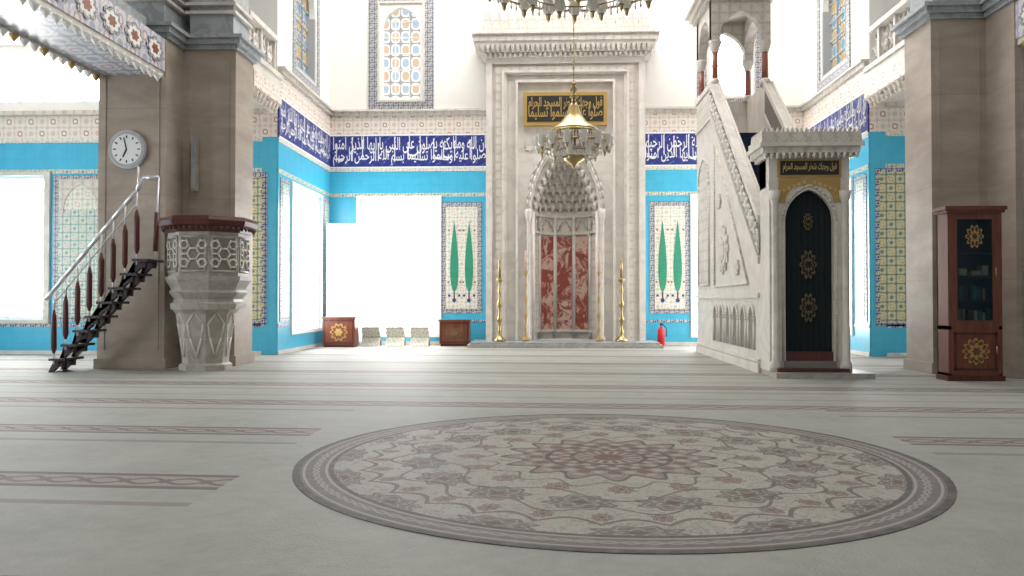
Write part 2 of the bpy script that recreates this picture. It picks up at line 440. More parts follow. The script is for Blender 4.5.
# back wall of the mihrab bay
lowL=(-6.3,-3.6,.35,4.95); lowR=(4.95,7.6,.35,4.95)
upL=(-5.62,-4.15,8.3,11.6); upR=(5.47,6.94,8.3,11.6)
nic=(CX-1.3,CX+1.3,0,6.9)
m=wall('wall_back',Tb,XL,XR,[lowL,lowR,upL,upR,nic],[(XL,-1.92),(3.24,XR)])
tile_panel(m,-3.5,-2.12,1.05,4.8,.16,tile_cream); tile_panel(m,3.5,4.82,1.05,4.8,.16,tile_cream)
for a in (-3.06,-2.56,3.92,4.42): cyp(m,a,1.75,4.15,.14)
for u in (upL,upR):
    a0,a1,z0,z1=u; g=.38
    m.holes(a0-g,a1+g,0,.04,z0-g,z1+g,[(a0-.07,a1+.07,z0-.07,z1+.07)],border_dk)
    m.holes(a0-.07,a1+.07,0,.06,z0-.07,z1+.07,[u],marble)
m.holes(lowL[0]-.1,lowL[1]+.1,.03,.08,lowL[2]-.1,lowL[3]+.08,[lowL],whitep)
m.holes(lowR[0]-.1,lowR[1]+.1,.03,.08,lowR[2]-.1,lowR[3]+.08,[lowR],whitep)
verse(m,XL+.15,-2.0,False,T1,T2); verse(m,3.35,XR-.15,False,T2,T1)
m.build('wall_back')
window(Tb,*lowL,pane,bars=(2,2),th=.04); window(Tb,*lowR,pane,bars=(2,2),th=.04)
window(Tb,*upL,pane_b,True,bars=(3,6),barm=plaster,th=.03); window(Tb,*upR,pane,True,bars=(3,6),barm=plaster,th=.03)
for nm,T,fl in (('wall_left',Tl,False),('wall_right',Tr,True)):
    lo=(22.9,25.9,.6,4.85); up=(23.3,25.4,8.4,11.8)
    m=wall(nm,T,YF,YB+.4,[lo,up],[(YF,YB)])
    m.holes(lo[0]-.1,lo[1]+.1,.03,.08,lo[2]-.1,lo[3]+.08,[lo],whitep)
    tile_panel(m,21.85,22.65,.9,4.9,.14,tile_green); tile_panel(m,26.15,26.9,.9,4.9,.14,tile_green)
    g=.32; m.holes(up[0]-g,up[1]+g,0,.04,up[2]-g,up[3]+g,[(up[0]-.06,up[1]+.06,up[2]-.06,up[3]+.06)],border_dk)
    verse(m,YF+.1,YB-.1,fl,T1,T2)
    m.build(nm)
    window(T,*lo,pane,bars=(2,2),th=.04); window(T,*up,pane_s,True,bars=(3,6),barm=greyp,th=.03)
# flanking qibla walls
wl=(-16.3,-13.85,.95,4.95); wl2=(-11.3,-8.9,.95,4.95); wu=(-16.6,-12.0,6.95,8.45)
m=wall('wall_front_left',Tf,-17,XL-.4,[wl,wl2,wu],[(-17,XL-.4)],call=False)
m.box(XL-.4,XL,0,.03,0,5.98,cyan); m.box(XL-.4,XL,0,.05,5.98,6.62,frieze); m.box(XL-.4,XL,0,.02,6.62,ZC-.01,plaster)
tile_panel(m,-13.6,-12.05,.9,4.95,.14,tile_green)
arch_panel(m,-13.44,-12.2,3.9,4.85,-13.3,-12.35,4.0,4.7,'y',.05,.09,marble_c)
m.prism([(-13.3,4.0)]+parch(-13.3,-12.35,4.0,4.7)+[(-12.35,4.0)],'y',.06,.07,tile_cream)
tile_panel(m,-8.35,-7.62,.8,5.0,.13,tile_yel,navy_b)
m.holes(wl[0]-.15,wl[1]+.15,.03,.1,wl[2]-.1,wl[3]+.1,[wl],marble)
m.build('wall_front_left')
window(Tf,*wl,pane,bars=(2,2),th=.04); window(Tf,*wl2,pane,bars=(2,2),th=.04); window(Tf,*wu,pane,bars=(5,1),th=.06)
wr=(10.6,13.0,.95,4.95)
m=wall('wall_front_right',Tf,XR+.4,18,[wr],[(XR+.4,18)],call=False)
m.box(XR,XR+.4,0,.03,0,5.98,cyan); m.box(XR,XR+.4,0,.05,5.98,6.62,frieze); m.box(XR,XR+.4,0,.02,6.62,ZC-.01,plaster)
tile_panel(m,8.78,9.72,.8,5.0,.1,tile_yel,navy_b)
m.build('wall_front_right')
window(Tf,*wr,pane,bars=(2,2),th=.04)
for nm,T in (('wall_hall_left',lambda a,d,z:(-17+d,a,z)),('wall_hall_right',lambda a,d,z:(18-d,a,z))):
    hs=[(y,y+2.6,.9,5.0) for y in (5,10,15.5)] if 'left' in nm else [(15.5,18.1,.9,5.0)]
    m=MB(T); m.holes(-8,YF,-.4,0,0,ZC-.01,hs,plaster); m.holes(-8,YF,0,.03,0,5.98,hs,cyan); m.box(-8,YF,0,.05,5.98,6.62,frieze); m.build(nm)
    for h in hs: window(T,*h,pane,bars=(2,2),th=.04)  # windows out of view; the left ones are added to light the aisle

# ---------------------------------------------------------------- piers
def pier(name,ax0,ax1,ay,bx0,bx1,by,yb):
    m=MB(); zt=7.25
    m.box(ax0,ax1,ay,yb,0,zt,trav); m.box(bx0,bx1,by,yb,0,zt,trav)
    e=.05
    m.box(ax0-e,ax1+e,ay-e,yb,0,.22,trav); m.box(bx0-e,bx1+e,by-e,yb+e,0,.22,trav)
    for z0,z1,e in ((zt,zt+.1,.06),(zt+.1,zt+.22,.14),(zt+.22,zt+.3,.22)):
        m.box(ax0-e,ax1+e,ay-e,yb+e,z0,z1,marble_g); m.box(bx0-e,bx1+e,by-e,yb+e,z0,z1,marble_g)
    m.box(ax0+.15,ax1-.1,ay+.1,yb,zt+.3,ZC-.02,marble_g); m.box(bx0+.1,bx1-.1,by+.1,yb-.05,zt+.3,ZC-.02,marble_g)
    for z in (8.1,8.3): 
        m.box(ax0+.05,ax1,ay+.02,yb,z,z+.07,marble); m.box(bx0+.02,bx1-.02,by+.02,yb,z,z+.07,marble)
    for (x0,x1,y) in ((ax0,ax1,ay),(bx0,bx1,by)):
        for xx in (x0+.12,x1-.18): m.box(xx,xx+.05,y-.02,y,.4,zt-.25,trav)
    return m.build(name,((ax0+ax1)/2,ay,0))
pier('stone_pier',-9.81,-8.31,17.2,-8.31,-7.09,18.06,19.17)
pier('stone_pier',9.0,10.5,15.7,7.9,9.0,16.7,17.9)

def gallery(side,x0,x1,y1,sgn):
    m=MB()
    m.box(x0,x1,-8,y1,6.5,7.22,marble_g); m.box(x0+.25,x1-.25,-8,y1-.3,7.22,7.6,marble_g)
    m.box(x0+.06,x1-.06,-8,y1,6.44,6.5,soffit)
    for xx in (x0,x1-.08): m.box(xx,xx+.08,-8,y1,6.38,6.5,marble)
    # decorated face towards the nave
    xi=x1 if sgn<0 else x0-.03
    m.box(xi,xi+.03,-8,y1,6.5,7.22,beamf)
    f0,f1=(xi+.03,xi+.05) if sgn<0 else (xi-.02,xi)
    for i in range(16):
        y=y1-.5-i*.85
        m.lobed(y,6.86,.30,8,.25,'x',f0,f1,border_dk,1.25,.9); m.lobed(y,6.86,.22,8,.25,'x',f0-.004,f1+.004,plaster,1.25,.9); m.lobed(y,6.86,.13,6,.35,'x',f0-.008,f1+.008,redcol,1.2,.9)
    e=.28
    xa,xb=(x0-e,x0) if sgn<0 else (x1,x1+e)
    m.box(xa,xb,-8,y1,6.62,7.2,frieze)
    for i in range(60):
        y=y1-.2-i*.3
        m.lathe([(.0,-.16),(.06,-.1),(.13,.0),(.13,.04)],((xa+xb)/2,y,6.6),plaster,8)
        m.lathe([(.0,-.12),(.04,-.07),(.09,.0),(.09,.04)],(x0+.04,y,6.36),plaster if i%3 else goldp,6)
        m.lathe([(.0,-.12),(.04,-.07),(.09,.0),(.09,.04)],(x1-.04,y,6.36),plaster,6)
    m.build('gallery_beam_'+side)
    m=MB()
    if sgn<0: m.box(-17,x0-e,-8,YF,8.6,8.9,plaster)
    else: m.box(x1+e,18,-8,YF,8.6,8.9,plaster)
    m.build('ceiling_aisle_'+side)
gallery('left',-9.8,-8.35,17.19,-1)
gallery('right',9.05,10.45,15.69,1)
def parapet(name,x,y0,y1,s):
    m=MB()
    m.box(x-.25,x+.25,y0,y1,6.78,7.5,marble)
    f=x+s*.25
    m.box(min(f,f+s*.03),max(f,f+s*.03),y0,y1,6.8,7.2,frieze)
    for i in range(int((y1-y0)/.25)):
        m.lathe([(0,-.25),(.05,-.15),(.12,0),(.12,.03)],(f-s*.1,y0+.15+i*.25,6.76),frieze,8)
    m.box(x-.3,x+.3,y0,y1,7.5,7.62,marble); m.box(x-.14,x+.14,y0,y1,7.62,7.72,marble)
    m.box(x-.18,x+.18,y0,y1,8.55,8.68,marble)
    n=max(3,int((y1-y0)/.45)); w=(y1-y0)/n
    for i in range(n+1):
        y=y0+i*w; 
        if i%2==0: m.box(x-.1,x+.1,max(y0,y-.05),min(y1,y+.05),7.72,8.55,marble)
        if i<n:
            c=y+w/2
            for k in range(6):
                a=k*pi/3; m.tube((x,c,8.135),(x,c+.3*cos(a)*w/.45,8.135+.4*sin(a)),.045,marble,6)
            P=[(x,c+.17*cos(k*pi/3),8.135+.22*sin(k*pi/3)) for k in range(7)]; m.path(P,.045,marble,6)
    m.build(name)
parapet('gallery_parapet',-7.45,19.45,YF-.18,1)
parapet('gallery_parapet',8.72,18.2,YF-.18,-1)

# ---------------------------------------------------------------- mihrab
m=MB(); c=CX; F=26.0; FB=26.98
def uframe(o,i,zo,zi,y0,y1,mat,z0=.18):
    m.prism([(c-o,z0),(c-o,zo),(c+o,zo),(c+o,z0),(c+i,z0),(c+i,zi),(c-i,zi),(c-i,z0)],'y',y0,y1,mat)
uframe(2.58,2.38,9.40,9.2,F,FB,marble)
uframe(2.38,2.28,9.2,9.12,F+.1,FB,marble)
uframe(2.28,2.06,9.12,8.97,F+.05,FB,marble_c)
uframe(2.06,1.98,8.97,8.9,F-.04,FB,marble)
uframe(1.98,1.90,8.9,8.85,F+.05,FB,marble)
uframe(1.90,1.62,8.85,8.68,F+.15,FB,marble)
uframe(1.62,1.54,8.68,8.6,F+.03,FB,marble)
arch_panel(m,c-1.54,c+1.54,.18,8.6,c-1.08,c+1.08,4.5,6.75,'y',F+.2,F+.4,marble)
for k,(dx,dz) in enumerate(((.09,.1),(.18,.2))):
    A=parch(c-1.08-dx,c+1.08+dx,4.5,6.75+dz)
    m.path([(x,F+.19,z) for x,z in [(c-1.08-dx,.2)]+A+[(c+1.08+dx,.2)]],.028,marble_c if k else marble,6)
for sx in (-1,1):
    m.lobed(c+sx*1.15,6.55,.2,8,.3,'y',F+.17,F+.2,marble_c)
m.box(c-1.36,c+1.36,F+.02,F+.2,7.18,8.26,goldp); m.box(c-1.24,c+1.24,F,F+.02,7.3,8.14,black)
lettering(m,T3,c-1.2,c+1.2,7.62,8.1,F-.01,goldp,.02); lettering(m,T2[:23],c-1.2,c+1.2,7.34,7.8,F-.012,goldp,.02)
for z0,z1,e,mt in ((9.40,9.52,.08,marble),(9.52,9.72,.2,marble_c),(9.72,9.84,.32,marble),(9.84,10.05,.38,marble_c),(10.05,10.15,.45,marble)):
    m.box(c-2.58-e,c+2.58+e,F-e,FB,z0,z1,mt)
m.box(c-2.7,c+2.7,F-.2,FB,10.15,10.4,marble_c)
n=15; w=5.4/n
for i in range(n):
    a=c-2.7+w*(i+.5); big=1 if i==n//2 else .85
    m.prism([(a-w*.46,10.4),(a-w*.5,10.55),(a-w*.3,10.7),(a-w*.12,10.82*1.0),(a,10.4+.55*big),(a+w*.12,10.82),(a+w*.3,10.7),(a+w*.5,10.55),(a+w*.46,10.4)],'y',F-.16,F,marble_c)
for i in range(34):
    a=c-2.75+5.5*(i+.5)/34; m.lathe([(0,-.2),(.05,-.12),(.09,0),(.09,.02)],(a,F-.24,9.7),marble,8); m.lathe([(0,-.14),(.04,-.08),(.07,0)],(a+.08,F-.12,9.5),marble,8)
Yc=F+.4
def arc(r,n): return [(c+r*cos(pi*i/n),Yc+r*sin(pi*i/n)) for i in range(n+1)]
def halfring(ri,ro,z0,z1,mat): m.prism(ri+list(reversed(ro)),'z',z0,z1,mat)
ro=arc(1.28,5); halfring(arc(1.08,5),ro,.18,4.5,marble)
A=arc(1.06,5)
for i in range(5):
    (x0,y0),(x1,y1)=A[i],A[i+1]
    def q(t,z,off=0.0):
        nx,ny=c-(x0+x1)/2,Yc-(y0+y1)/2; L=math.hypot(nx,ny)
        return (x0+(x1-x0)*t+nx/L*off,y0+(y1-y0)*t+ny/L*off,z)
    mat_=redm if i in (1,2,3) else marble_c
    m.add([q(.12,.5,.03),q(.88,.5,.03),q(.88,3.65,.03),q(.12,3.65,.03)],[(0,1,2,3)],mat_)
    for zz in (.42,3.72,4.3):
        m.add([q(0,zz,.07),q(1,zz,.07),q(1,zz+.08,.07),q(0,zz+.08,.07),q(0,zz),q(1,zz),q(1,zz+.08),q(0,zz+.08)],[(0,1,2,3),(0,1,5,4),(3,2,6,7)],marble)
    m.path([q(.15+.7*t/8,3.85+.36*sin(pi*t/8),.05) for t in range(9)],.025,marble_c,6)
for x,y in A: m.tube((x,y-.02,.2),(x,y-.02,4.4),.07,marble,10)
nt_=8
for k in range(nt_):
    z0=4.5+k*.27; R=1.06*(1-(k/nt_)**1.25)
    R2=max(R,.06); cells=max(3,11-k)
    N=cells*8; inner=[]
    for i in range(N+1):
        a=pi*i/N; rr=R2*(1-.11*abs(cos(cells*a)))
        inner.append((c+rr*cos(a),Yc+rr*sin(a)))
    outer=[(c+1.28*cos(pi*i/N),Yc+1.28*sin(pi*i/N)) for i in range(N+1)]
    m.prism(inner+list(reversed(outer)),'z',z0+.12,z0+.27,marble)
    R3=R2*1.03+.02
    inner=[(c+R3*cos(pi*i/N),Yc+R3*sin(pi*i/N)) for i in range(N+1)]
    m.prism(inner+list(reversed(outer)),'z',z0,z0+.12,marble_c)
    for i in range(cells+1):
        a=pi*i/cells; rr=R2*.93; m.lathe([(0,-.16),(.04,-.1),(.075,.0),(.075,.06)],(c+rr*cos(a),Yc+rr*sin(a),z0+.12),marble,6)
m.box(c-1.28,c+1.28,Yc,Yc+1.28,6.66,6.8,marble)
for sx in (-1,1):
    m.lathe([(.1,0),(.1,.1),(.06,.16),(.06,3.9),(.1,4.0),(.12,4.2),(.12,4.25)],(c+sx*1.2,F+.12,.18),marble,12)
m.build('mihrab',(c,F,0))
m=MB(); m.box(CX-3.1,CX+3.0,25.0,26.9,0,.1,marble_gc); m.box(CX-3.0,CX+2.9,25.1,26.9,.1,.175,marble_g); m.build('mihrab_step',(CX,25,0))

def candlestick(x,y,z0,H,mat,wax,rf):
    m=MB(); s=H/2.6
    pr=[(.24,0),(.26,.04),(.2,.1),(.1,.16),(.07,.24),(.11,.32),(.06,.4),(.045,.55),(.10,.66),(.12,.74),(.05,.84),(.045,1.05),(.10,1.15),(.11,1.24),(.045,1.34),(.04,1.52),(.09,1.62),(.04,1.72),(.045,1.86),(.13,1.95),(.14,2.0),(.05,2.02)]
    m.lathe([(r*rf,z*s) for r,z in pr],(x,y,z0),mat,16)
    m.lathe([(.04,2.0*s),(.036,2.58*s),(.01,2.62*s)],(x,y,z0),wax,12)
    m.build('candlestick',(x,y,z0))
for x in (-1.45,2.42): candlestick(x,25.55,.175,2.6,brass,brass,.78)
for x in (-.62,1.72): candlestick(x,25.75,.175,2.9,goldp,waxp,.45)

# ---------------------------------------------------------------- minbar
m=MB(); X0,X1=4.42,5.98; YP=16.0; wt=.16
m.box(X0-.0,X1+.3,YP-.45,YP+.6,0,.10,marble_gc)
m.box(X0+.1,X1-.1,YP-.25,YP+.6,.1,.17,woodd)
c2=(X0+X1)/2
arch_panel(m,X0,X1,.1,4.3,c2-.47,c2+.47,3.05,3.68,'y',YP,YP+.22,marble)
m.box(X0,X0+.3,YP+.22,YP+.7,.1,4.3,marble); m.box(X1-.3,X1,YP+.22,YP+.7,.1,4.3,marble); m.box(X0,X1,YP+.22,YP+.7,3.75,4.3,marble)
for x in (X0+.1,X1-.1):
    m.lathe([(.12,.1),(.12,.25),(.07,.32),(.065,3.4),(.1,3.5),(.12,3.65)],(x,YP-.03,0),marble,12)
m.path([(x,YP-.01,z) for x,z in [(c2-.52,.3)]+parch(c2-.52,c2+.52,3.05,3.76)+[(c2+.52,.3)]],.025,marble_c,6)
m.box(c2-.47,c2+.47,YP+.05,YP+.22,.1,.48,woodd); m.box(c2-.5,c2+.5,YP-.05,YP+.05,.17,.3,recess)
m.prism([(c2-.6,3.42),(c2-.6,3.9),(c2+.6,3.9),(c2+.6,3.42)]+[(x,z+.06) for x,z in reversed(parch(c2-.47,c2+.47,3.36,3.68))],'y',YP-.02,YP,goldp)
for sx in (-1,1): 
    for k in range(5): m.lobed(c2+sx*(.5-.1*k),3.66+.04*k,.04,6,.4,'y',YP-.03,YP-.02,gold)
m.box(c2-.62,c2+.62,YP-.03,YP,3.92,4.28,goldp); m.box(c2-.57,c2+.57,YP-.04,YP-.03,3.96,4.24,black)
lettering(m,T3,c2-.52,c2+.52,4.0,4.2,YP-.046,gold,.02)
for z0,z1,e,mt in ((4.30,4.38,.08,marble),(4.38,4.5,.16,marble_c),(4.5,4.58,.22,marble),(4.58,4.7,.18,marble_c)):
    m.box(X0-e,X1+e,YP-e,YP+.7+e,z0,z1,mt)
n=21; w=(X1-X0+.36)/n
for i in range(n):
    a=X0-.18+w*(i+.5); m.prism([(a-w*.48,4.7),(a-w*.5,4.78),(a-w*.25,4.82),(a,4.88),(a+w*.25,4.82),(a+w*.5,4.78),(a+w*.48,4.7)],'y',YP-.16,YP-.06,marble_c)
    if i<9:
        b=YP-.1+i*.1; m.prism([(b-.05,4.7),(b-.05,4.78),(b,4.86),(b+.05,4.78),(b+.05,4.7)],'x',X0-.16,X0-.08,marble_c)
for i in range(16): m.lathe([(0,-.12),(.03,-.07),(.055,0)],(X0-.1+i*(X1-X0+.2)/15,YP-.12,4.38),marble,6)
pts=[];nn=40
for i in range(nn+1): pts.append((c2-.47+.94*i/nn,YP+.12+.018*sin(i*1.3)))
m.prism(pts+[(x,y+.02) for x,y in reversed(pts)],'z',.48,3.66,curtain,True)
for z,r in ((2.2,.22),(1.35,.22),(3.05,.13)):
    m.lobed(c2,z,r,10,.35,'y',YP+.075,YP+.1,goldd,.75,1.35); m.lobed(c2,z,r*.8,10,.3,'y',YP+.07,YP+.075,curtain,.75,1.3); m.lobed(c2,z,r*.6,8,.4,'y',YP+.06,YP+.07,goldd,.75,1.2); m.lobed(c2,z,r*.35,6,.4,'y',YP+.055,YP+.06,curtain)
YS=YP+.7; YT=21.4; YE=23.5
rail=lambda y:2.85+(y-16.3)*(7.24-2.85)/(21.4-16.3)
for xs in ((X0,X0+wt),(X1-wt,X1)):
    a,b=xs; out=-1 if a==X0 else 1; fx=a if out<0 else b
    m.prism([(YS,.0),(YS,rail(YS)),(YT,rail(YT)),(YT,7.24),(YE,7.24),(YE,0)],'x',a,b,marble)
    def sl(y0,y1,o0,o1,e,mat):
        p=[(y0,rail(y0)-o0),(y1,rail(y1)-o0),(y1,rail(y1)-o1),(y0,rail(y0)-o1)]
        m.prism(p,'x',*(sorted((fx,fx+out*e))),mat)
        gx=b if out<0 else a; m.prism(p,'x',*(sorted((gx,gx-out*e))),mat)
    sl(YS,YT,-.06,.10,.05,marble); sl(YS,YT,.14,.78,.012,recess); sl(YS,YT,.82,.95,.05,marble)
    L=YT-YS; n=13
    for i in range(n+1):
        y=YS+.05+(L-.1)*i/n; z=rail(y)-.46
        for k in range(6):
            a1,a2=k*pi/3,(k+1)*pi/3
            P=lambda t,r:(fx+out*.03,min(YT,max(YS,y+r*cos(t))),z+r*sin(t)+r*cos(t)*.86)
            m.tube(P(a1,.15),P(a2,.15),.03,marble,5); m.tube(P(a1,.15),P(a1,.27),.032,marble,5); m.tube(P(a1,0.02),P(a1,.15),.022,marble,5)
    ln=lambda y0,z0,y1,z1,h=.06:m.prism([(y0,z0),(y1,z1),(y1,z1+h),(y0,z0+h)],'x',*(sorted((fx,fx+out*.05))),marble)
    ln(YS,.22,YE,.22,.06); ln(YS,1.55,YE,1.55,.1); ln(YS,.0,YE,.0,.2)
    tri=[(17.6,1.85),(21.05,1.85),(21.05,rail(21.05)-1.25)]
    m.path([(fx+out*.01,)+tri[i%3] for i in range(4)],.035,marble_c,6)
    m.lobed(20.05,2.75,.62,12,.22,'x',*(sorted((fx,fx+out*.04))),marble_c); m.lobed(20.05,2.75,.5,12,.22,'x',*(sorted((fx,fx+out*.055))),marble); m.lobed(20.05,2.75,.34,8,.3,'x',*(sorted((fx+out*.04,fx+out*.07))),marble_c)
    m.lobed(20.5,4.0,.22,6,.3,'x',*(sorted((fx,fx+out*.04))),marble_c); m.lobed(18.6,2.25,.2,6,.3,'x',*(sorted((fx,fx+out*.04))),marble_c)
    for i in range(6):
        y0=17.1+i*.72; p=[(y0,.45)]+parch(y0,y0+.46,1.05,1.38,6)+[(y0+.46,.45)]
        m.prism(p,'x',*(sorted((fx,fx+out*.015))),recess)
        m.path([(fx+out*.02,)+q_ for q_ in p],.03,marble,6)
    p=[(21.75,1.9)]+parch(21.75,23.2,4.6,5.4,8)+[(23.2,1.9)]
    m.path([(fx+out*.01,)+q_ for q_ in p+[p[0]]],.04,marble_c,6)
    m.prism(p,'x',*(sorted((fx,fx+out*.015))),marble_c)
    ln(YT,6.3,YE,6.3,.1); ln(YT,7.14,YE,7.14,.14)
    m.prism([(YT+.1,6.45),(YE-.1,6.45),(YE-.1,7.1),(YT+.1,7.1)],'x',*(sorted((fx,fx+out*.02))),marble_c)
ns=19; ztop_=5.85
for i in range(ns):
    y=YS-.3+i*(YT-YS+.3)/ns; z=.48+(i+1)*(ztop_-.48)/ns
    m.box(X0+wt,X1-wt,y,YT,z-.31,z,marble); m.box(X0+wt+.04,X1-wt-.04,y-.02,y+.3,z,z+.02,blackc); m.box(X0+wt+.04,X1-wt-.04,y-.02,y,z-.3,z,blackc)
m.box(X0+wt,X1-wt,YT,YE,5.65,5.85,marble); m.box(X0+wt,X1-wt,YE-.16,YE,0,7.24,marble)
cols=[(x,y) for x in (X0+.12,X1-.12) for y in (YT+.15,YE-.15)]
for x,y in cols:
    m.lathe([(.14,7.2),(.14,7.34),(.1,7.4)],(x,y,0),marble,12); m.lathe([(.085,7.4),(.08,8.1)],(x,y,0),redcol,12)
    m.lathe([(.09,8.1),(.11,8.16),(.17,8.36),(.17,8.42)],(x,y,0),marble,8)
for y in (YT+.15,YE-.15):
    arch_panel(m,X0,X1,8.4,9.5,X0+.2,X1-.2,8.42,9.2,'y',y-.12,y+.12,marble_c)
for x in (X0+.12,X1-.12):
    arch_panel(m,YT+.02,YE-.02,8.4,9.5,YT+.28,YE-.28,8.42,9.2,'x',x-.12,x+.12,marble_c)
for z0,z1,e in ((9.5,9.6,.1),(9.6,9.75,.2),(9.75,9.85,.3)): m.box(X0-e,X1+e,YT-e,YE+e,z0,z1,marble)
for i in range(8):
    a=X0-.1+i*(X1-X0+.2)/7; m.prism([(a-.12,9.85),(a-.1,10.0),(a,10.2),(a+.1,10.0),(a+.12,9.85)],'y',YT-.2,YT-.1,marble_c)
cc=((X0+X1)/2,(YT+YE)/2,0)
m.lathe([(.95,9.85),(.95,10.9),(1.05,11.0),(.8,11.3),(.1,14.2)],cc,marble,8,False,pi/8); m.lathe([(.06,14.2),(.16,14.35),(.04,14.5),(.1,14.62),(.01,14.9)],cc,gold,12)
m.build('minbar',(c2,YP,0))

# ---------------------------------------------------------------- preacher's kursu
kx,ky=-7.26,17.05
m=MB()
ph=pi/8; oc=lambda pr:[(r/cos(pi/8),z) for r,z in pr]
m.lathe(oc([(.50,0),(.50,.12),(.44,.16),(.44,.26),(.56,1.2),(.62,1.3)]),(kx-.06,ky,0),marble_gc,8,False,ph)
m.lathe(oc([(.70,1.3),(.72,1.42),(.66,1.46),(.64,1.52),(.74,1.66),(.70,1.72),(.72,1.78),(.80,1.92),(.82,2.0)]),(kx,ky,0),marble_gc,8,False,ph)
m.lathe(oc([(.76,2.0),(.76,2.92)]),(kx,ky,0),marble_gc,8,False,ph)
m.lathe(oc([(.80,2.92),(.84,3.0),(.92,3.06),(.94,3.16),(.90,3.24),(.76,3.26)]),(kx,ky,0),woodd,8,False,ph)
for k in range(48):
    a=k*pi/24; m.lathe([(0,-.08),(.025,-.05),(.04,0)],(kx+.93*cos(a),ky+.93*sin(a),3.02),woodd,6)
for k in range(8):
    a=k*pi/4; nx,ny=cos(a),sin(a); tx,ty=-ny,nx
    P=lambda u,v,o=.0:(kx+nx*(.765+o)+tx*u,ky+ny*(.765+o)+ty*u,2.46+v)
    hw,hh=.25,.36
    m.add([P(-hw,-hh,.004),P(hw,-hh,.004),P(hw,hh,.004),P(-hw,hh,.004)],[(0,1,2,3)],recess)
    m.path([P(-hw,-hh),P(hw,-hh),P(hw,hh),P(-hw,hh),P(-hw,-hh)],.03,marble_gc,6)
    for (u,v) in ((0,0),(-.19,.19),(.19,.19),(-.19,-.19),(.19,-.19)):
        r=.13 if (u,v)==(0,0) else .09
        m.path([P(u+r*cos(t*pi/3),v+r*sin(t*pi/3),.015) for t in range(7)],.022,marble,6)
    for t in range(6): m.path([P(.13*cos(t*pi/3),.13*sin(t*pi/3),.015),P(max(-hw,min(hw,.3*cos(t*pi/3))),.34*sin(t*pi/3),.015)],.02,marble,6)
    Q=lambda u,z:(kx-.06+nx*(.45+.115*(z-.26))+tx*u,ky+ny*(.45+.115*(z-.26))+ty*u,z)
    m.path([Q(0,.3),Q(-.12,.7),Q(-.17,1.0),Q(0,1.25),Q(.17,1.0),Q(.12,.7),Q(0,.3)],.022,marble,6)
m.build('marble_preaching_chair',(kx,ky,0))
m=MB(); sx0,sx1=-10.2,-8.22; n=8; r_=2.35/n; run=(sx1-sx0)/n; ya,yb_=16.15,16.85
for i in range(n):
    x=sx0+i*run; z=r_*(i+1)
    m.box(x-.03,x+run+.06,ya,yb_,z-.05,z,dark)
    ym=(ya+yb_)/2
    for yy in (ym-.2,ym+.2):
        m.prism([(x+.02,z-.045),(x+run*.9,z-.045),(x+run*1.05,z+r_-.045) if i<n-1 else (x+run*.95,z-.04),(x+run*.9,z+r_-.045) if i<n-1 else (x+run*.9,z-.04),(x+run*.78,z-.18),(x+.1,z-.18),(x-.02,z-r_+.0),(x-.1,z-r_)],'y',yy-.05,yy+.05,dark)
m.tube((sx0+.1,16.5,0),(sx0+.1,16.5,.3),.05,dark); m.lathe([(.16,0),(.16,.02),(.05,.04)],(sx0+.1,16.5,0),dark,16)
for yy in (ya+.03,):
    tops=[]
    for i in range(n):
        x=sx0+(i+.25)*run; z=r_*(i+1); zt=z+1.42
        m.tube((x,yy,z-.12),(x,yy,z+.25),.018,steel)
        m.lathe([(.022,.1),(.055,.2),(.055,.85),(.022,1.0)],(x,yy,z),woodd,10); m.tube((x,yy,z+.9),(x,yy,zt),.018,steel); tops.append((x,yy,zt))
    tops=[(tops[0][0]-.18,yy,tops[0][2]-.2)]+tops+[(tops[-1][0]+.12,yy,tops[-1][2]+.25),(tops[-1][0]+.45,yy,tops[-1][2]+.25)]
    m.path(tops,.042,steel,10)
    m.tube((tops[-1][0]-.06,yy,2.33),tops[-1],.02,steel); m.tube((tops[-1][0]-.06,yy,2.5),(tops[-1][0]-.03,yy,3.3),.05,woodd)
    m.path([(p[0],p[1],p[2]-.28) for p in tops[1:-2]],.014,steel,6)
    m.tube((tops[-3][0]+.02,yy,tops[-3][2]),(tops[-3][0]+.02,yy,tops[-3][2]+.5),.02,steel)
m.build('metal_staircase',(sx0,16.5,0))

# wall clock
m=MB(lambda a,d,z:(a,17.2-.025-d,z)); cx_,cz=-9.12,4.79
def disc(r,d0,d1,mat,N=48): m.prism([(cx_+r*cos(2*pi*i/N),cz+r*sin(2*pi*i/N)) for i in range(N)],'y',d0,d1,mat)
disc(.42,0,.06,steel); disc(.40,.06,.08,greyp); disc(.33,.08,.085,script_w)
for k in range(12):
    a=k*pi/6; r0,r1=.24,.30; m.tube((cx_+r0*cos(a),.086,cz+r0*sin(a)),(cx_+r1*cos(a),.086,cz+r1*sin(a)),.014,black,5)
m.tube((cx_,.09,cz),(cx_-.08,.09,cz-.17),.016,black,5); m.tube((cx_,.095,cz),(cx_-.06,.095,cz+.25),.012,black,5)
m.build('wall_clock',(cx_,17.18,cz))
m=MB(); m.box(-8.04,-7.92,17.86,18.02,3.98,5.2,marble_gc); m.box(-8.01,-7.95,17.84,17.86,4.05,5.13,marble_g); m.box(-8.0,-7.96,18.0,18.05,4.4,4.8,steel)
m.build('wall_light_tube',(-7.98,17.95,4.6))  # light tube mounted on the pier, modelled unlit

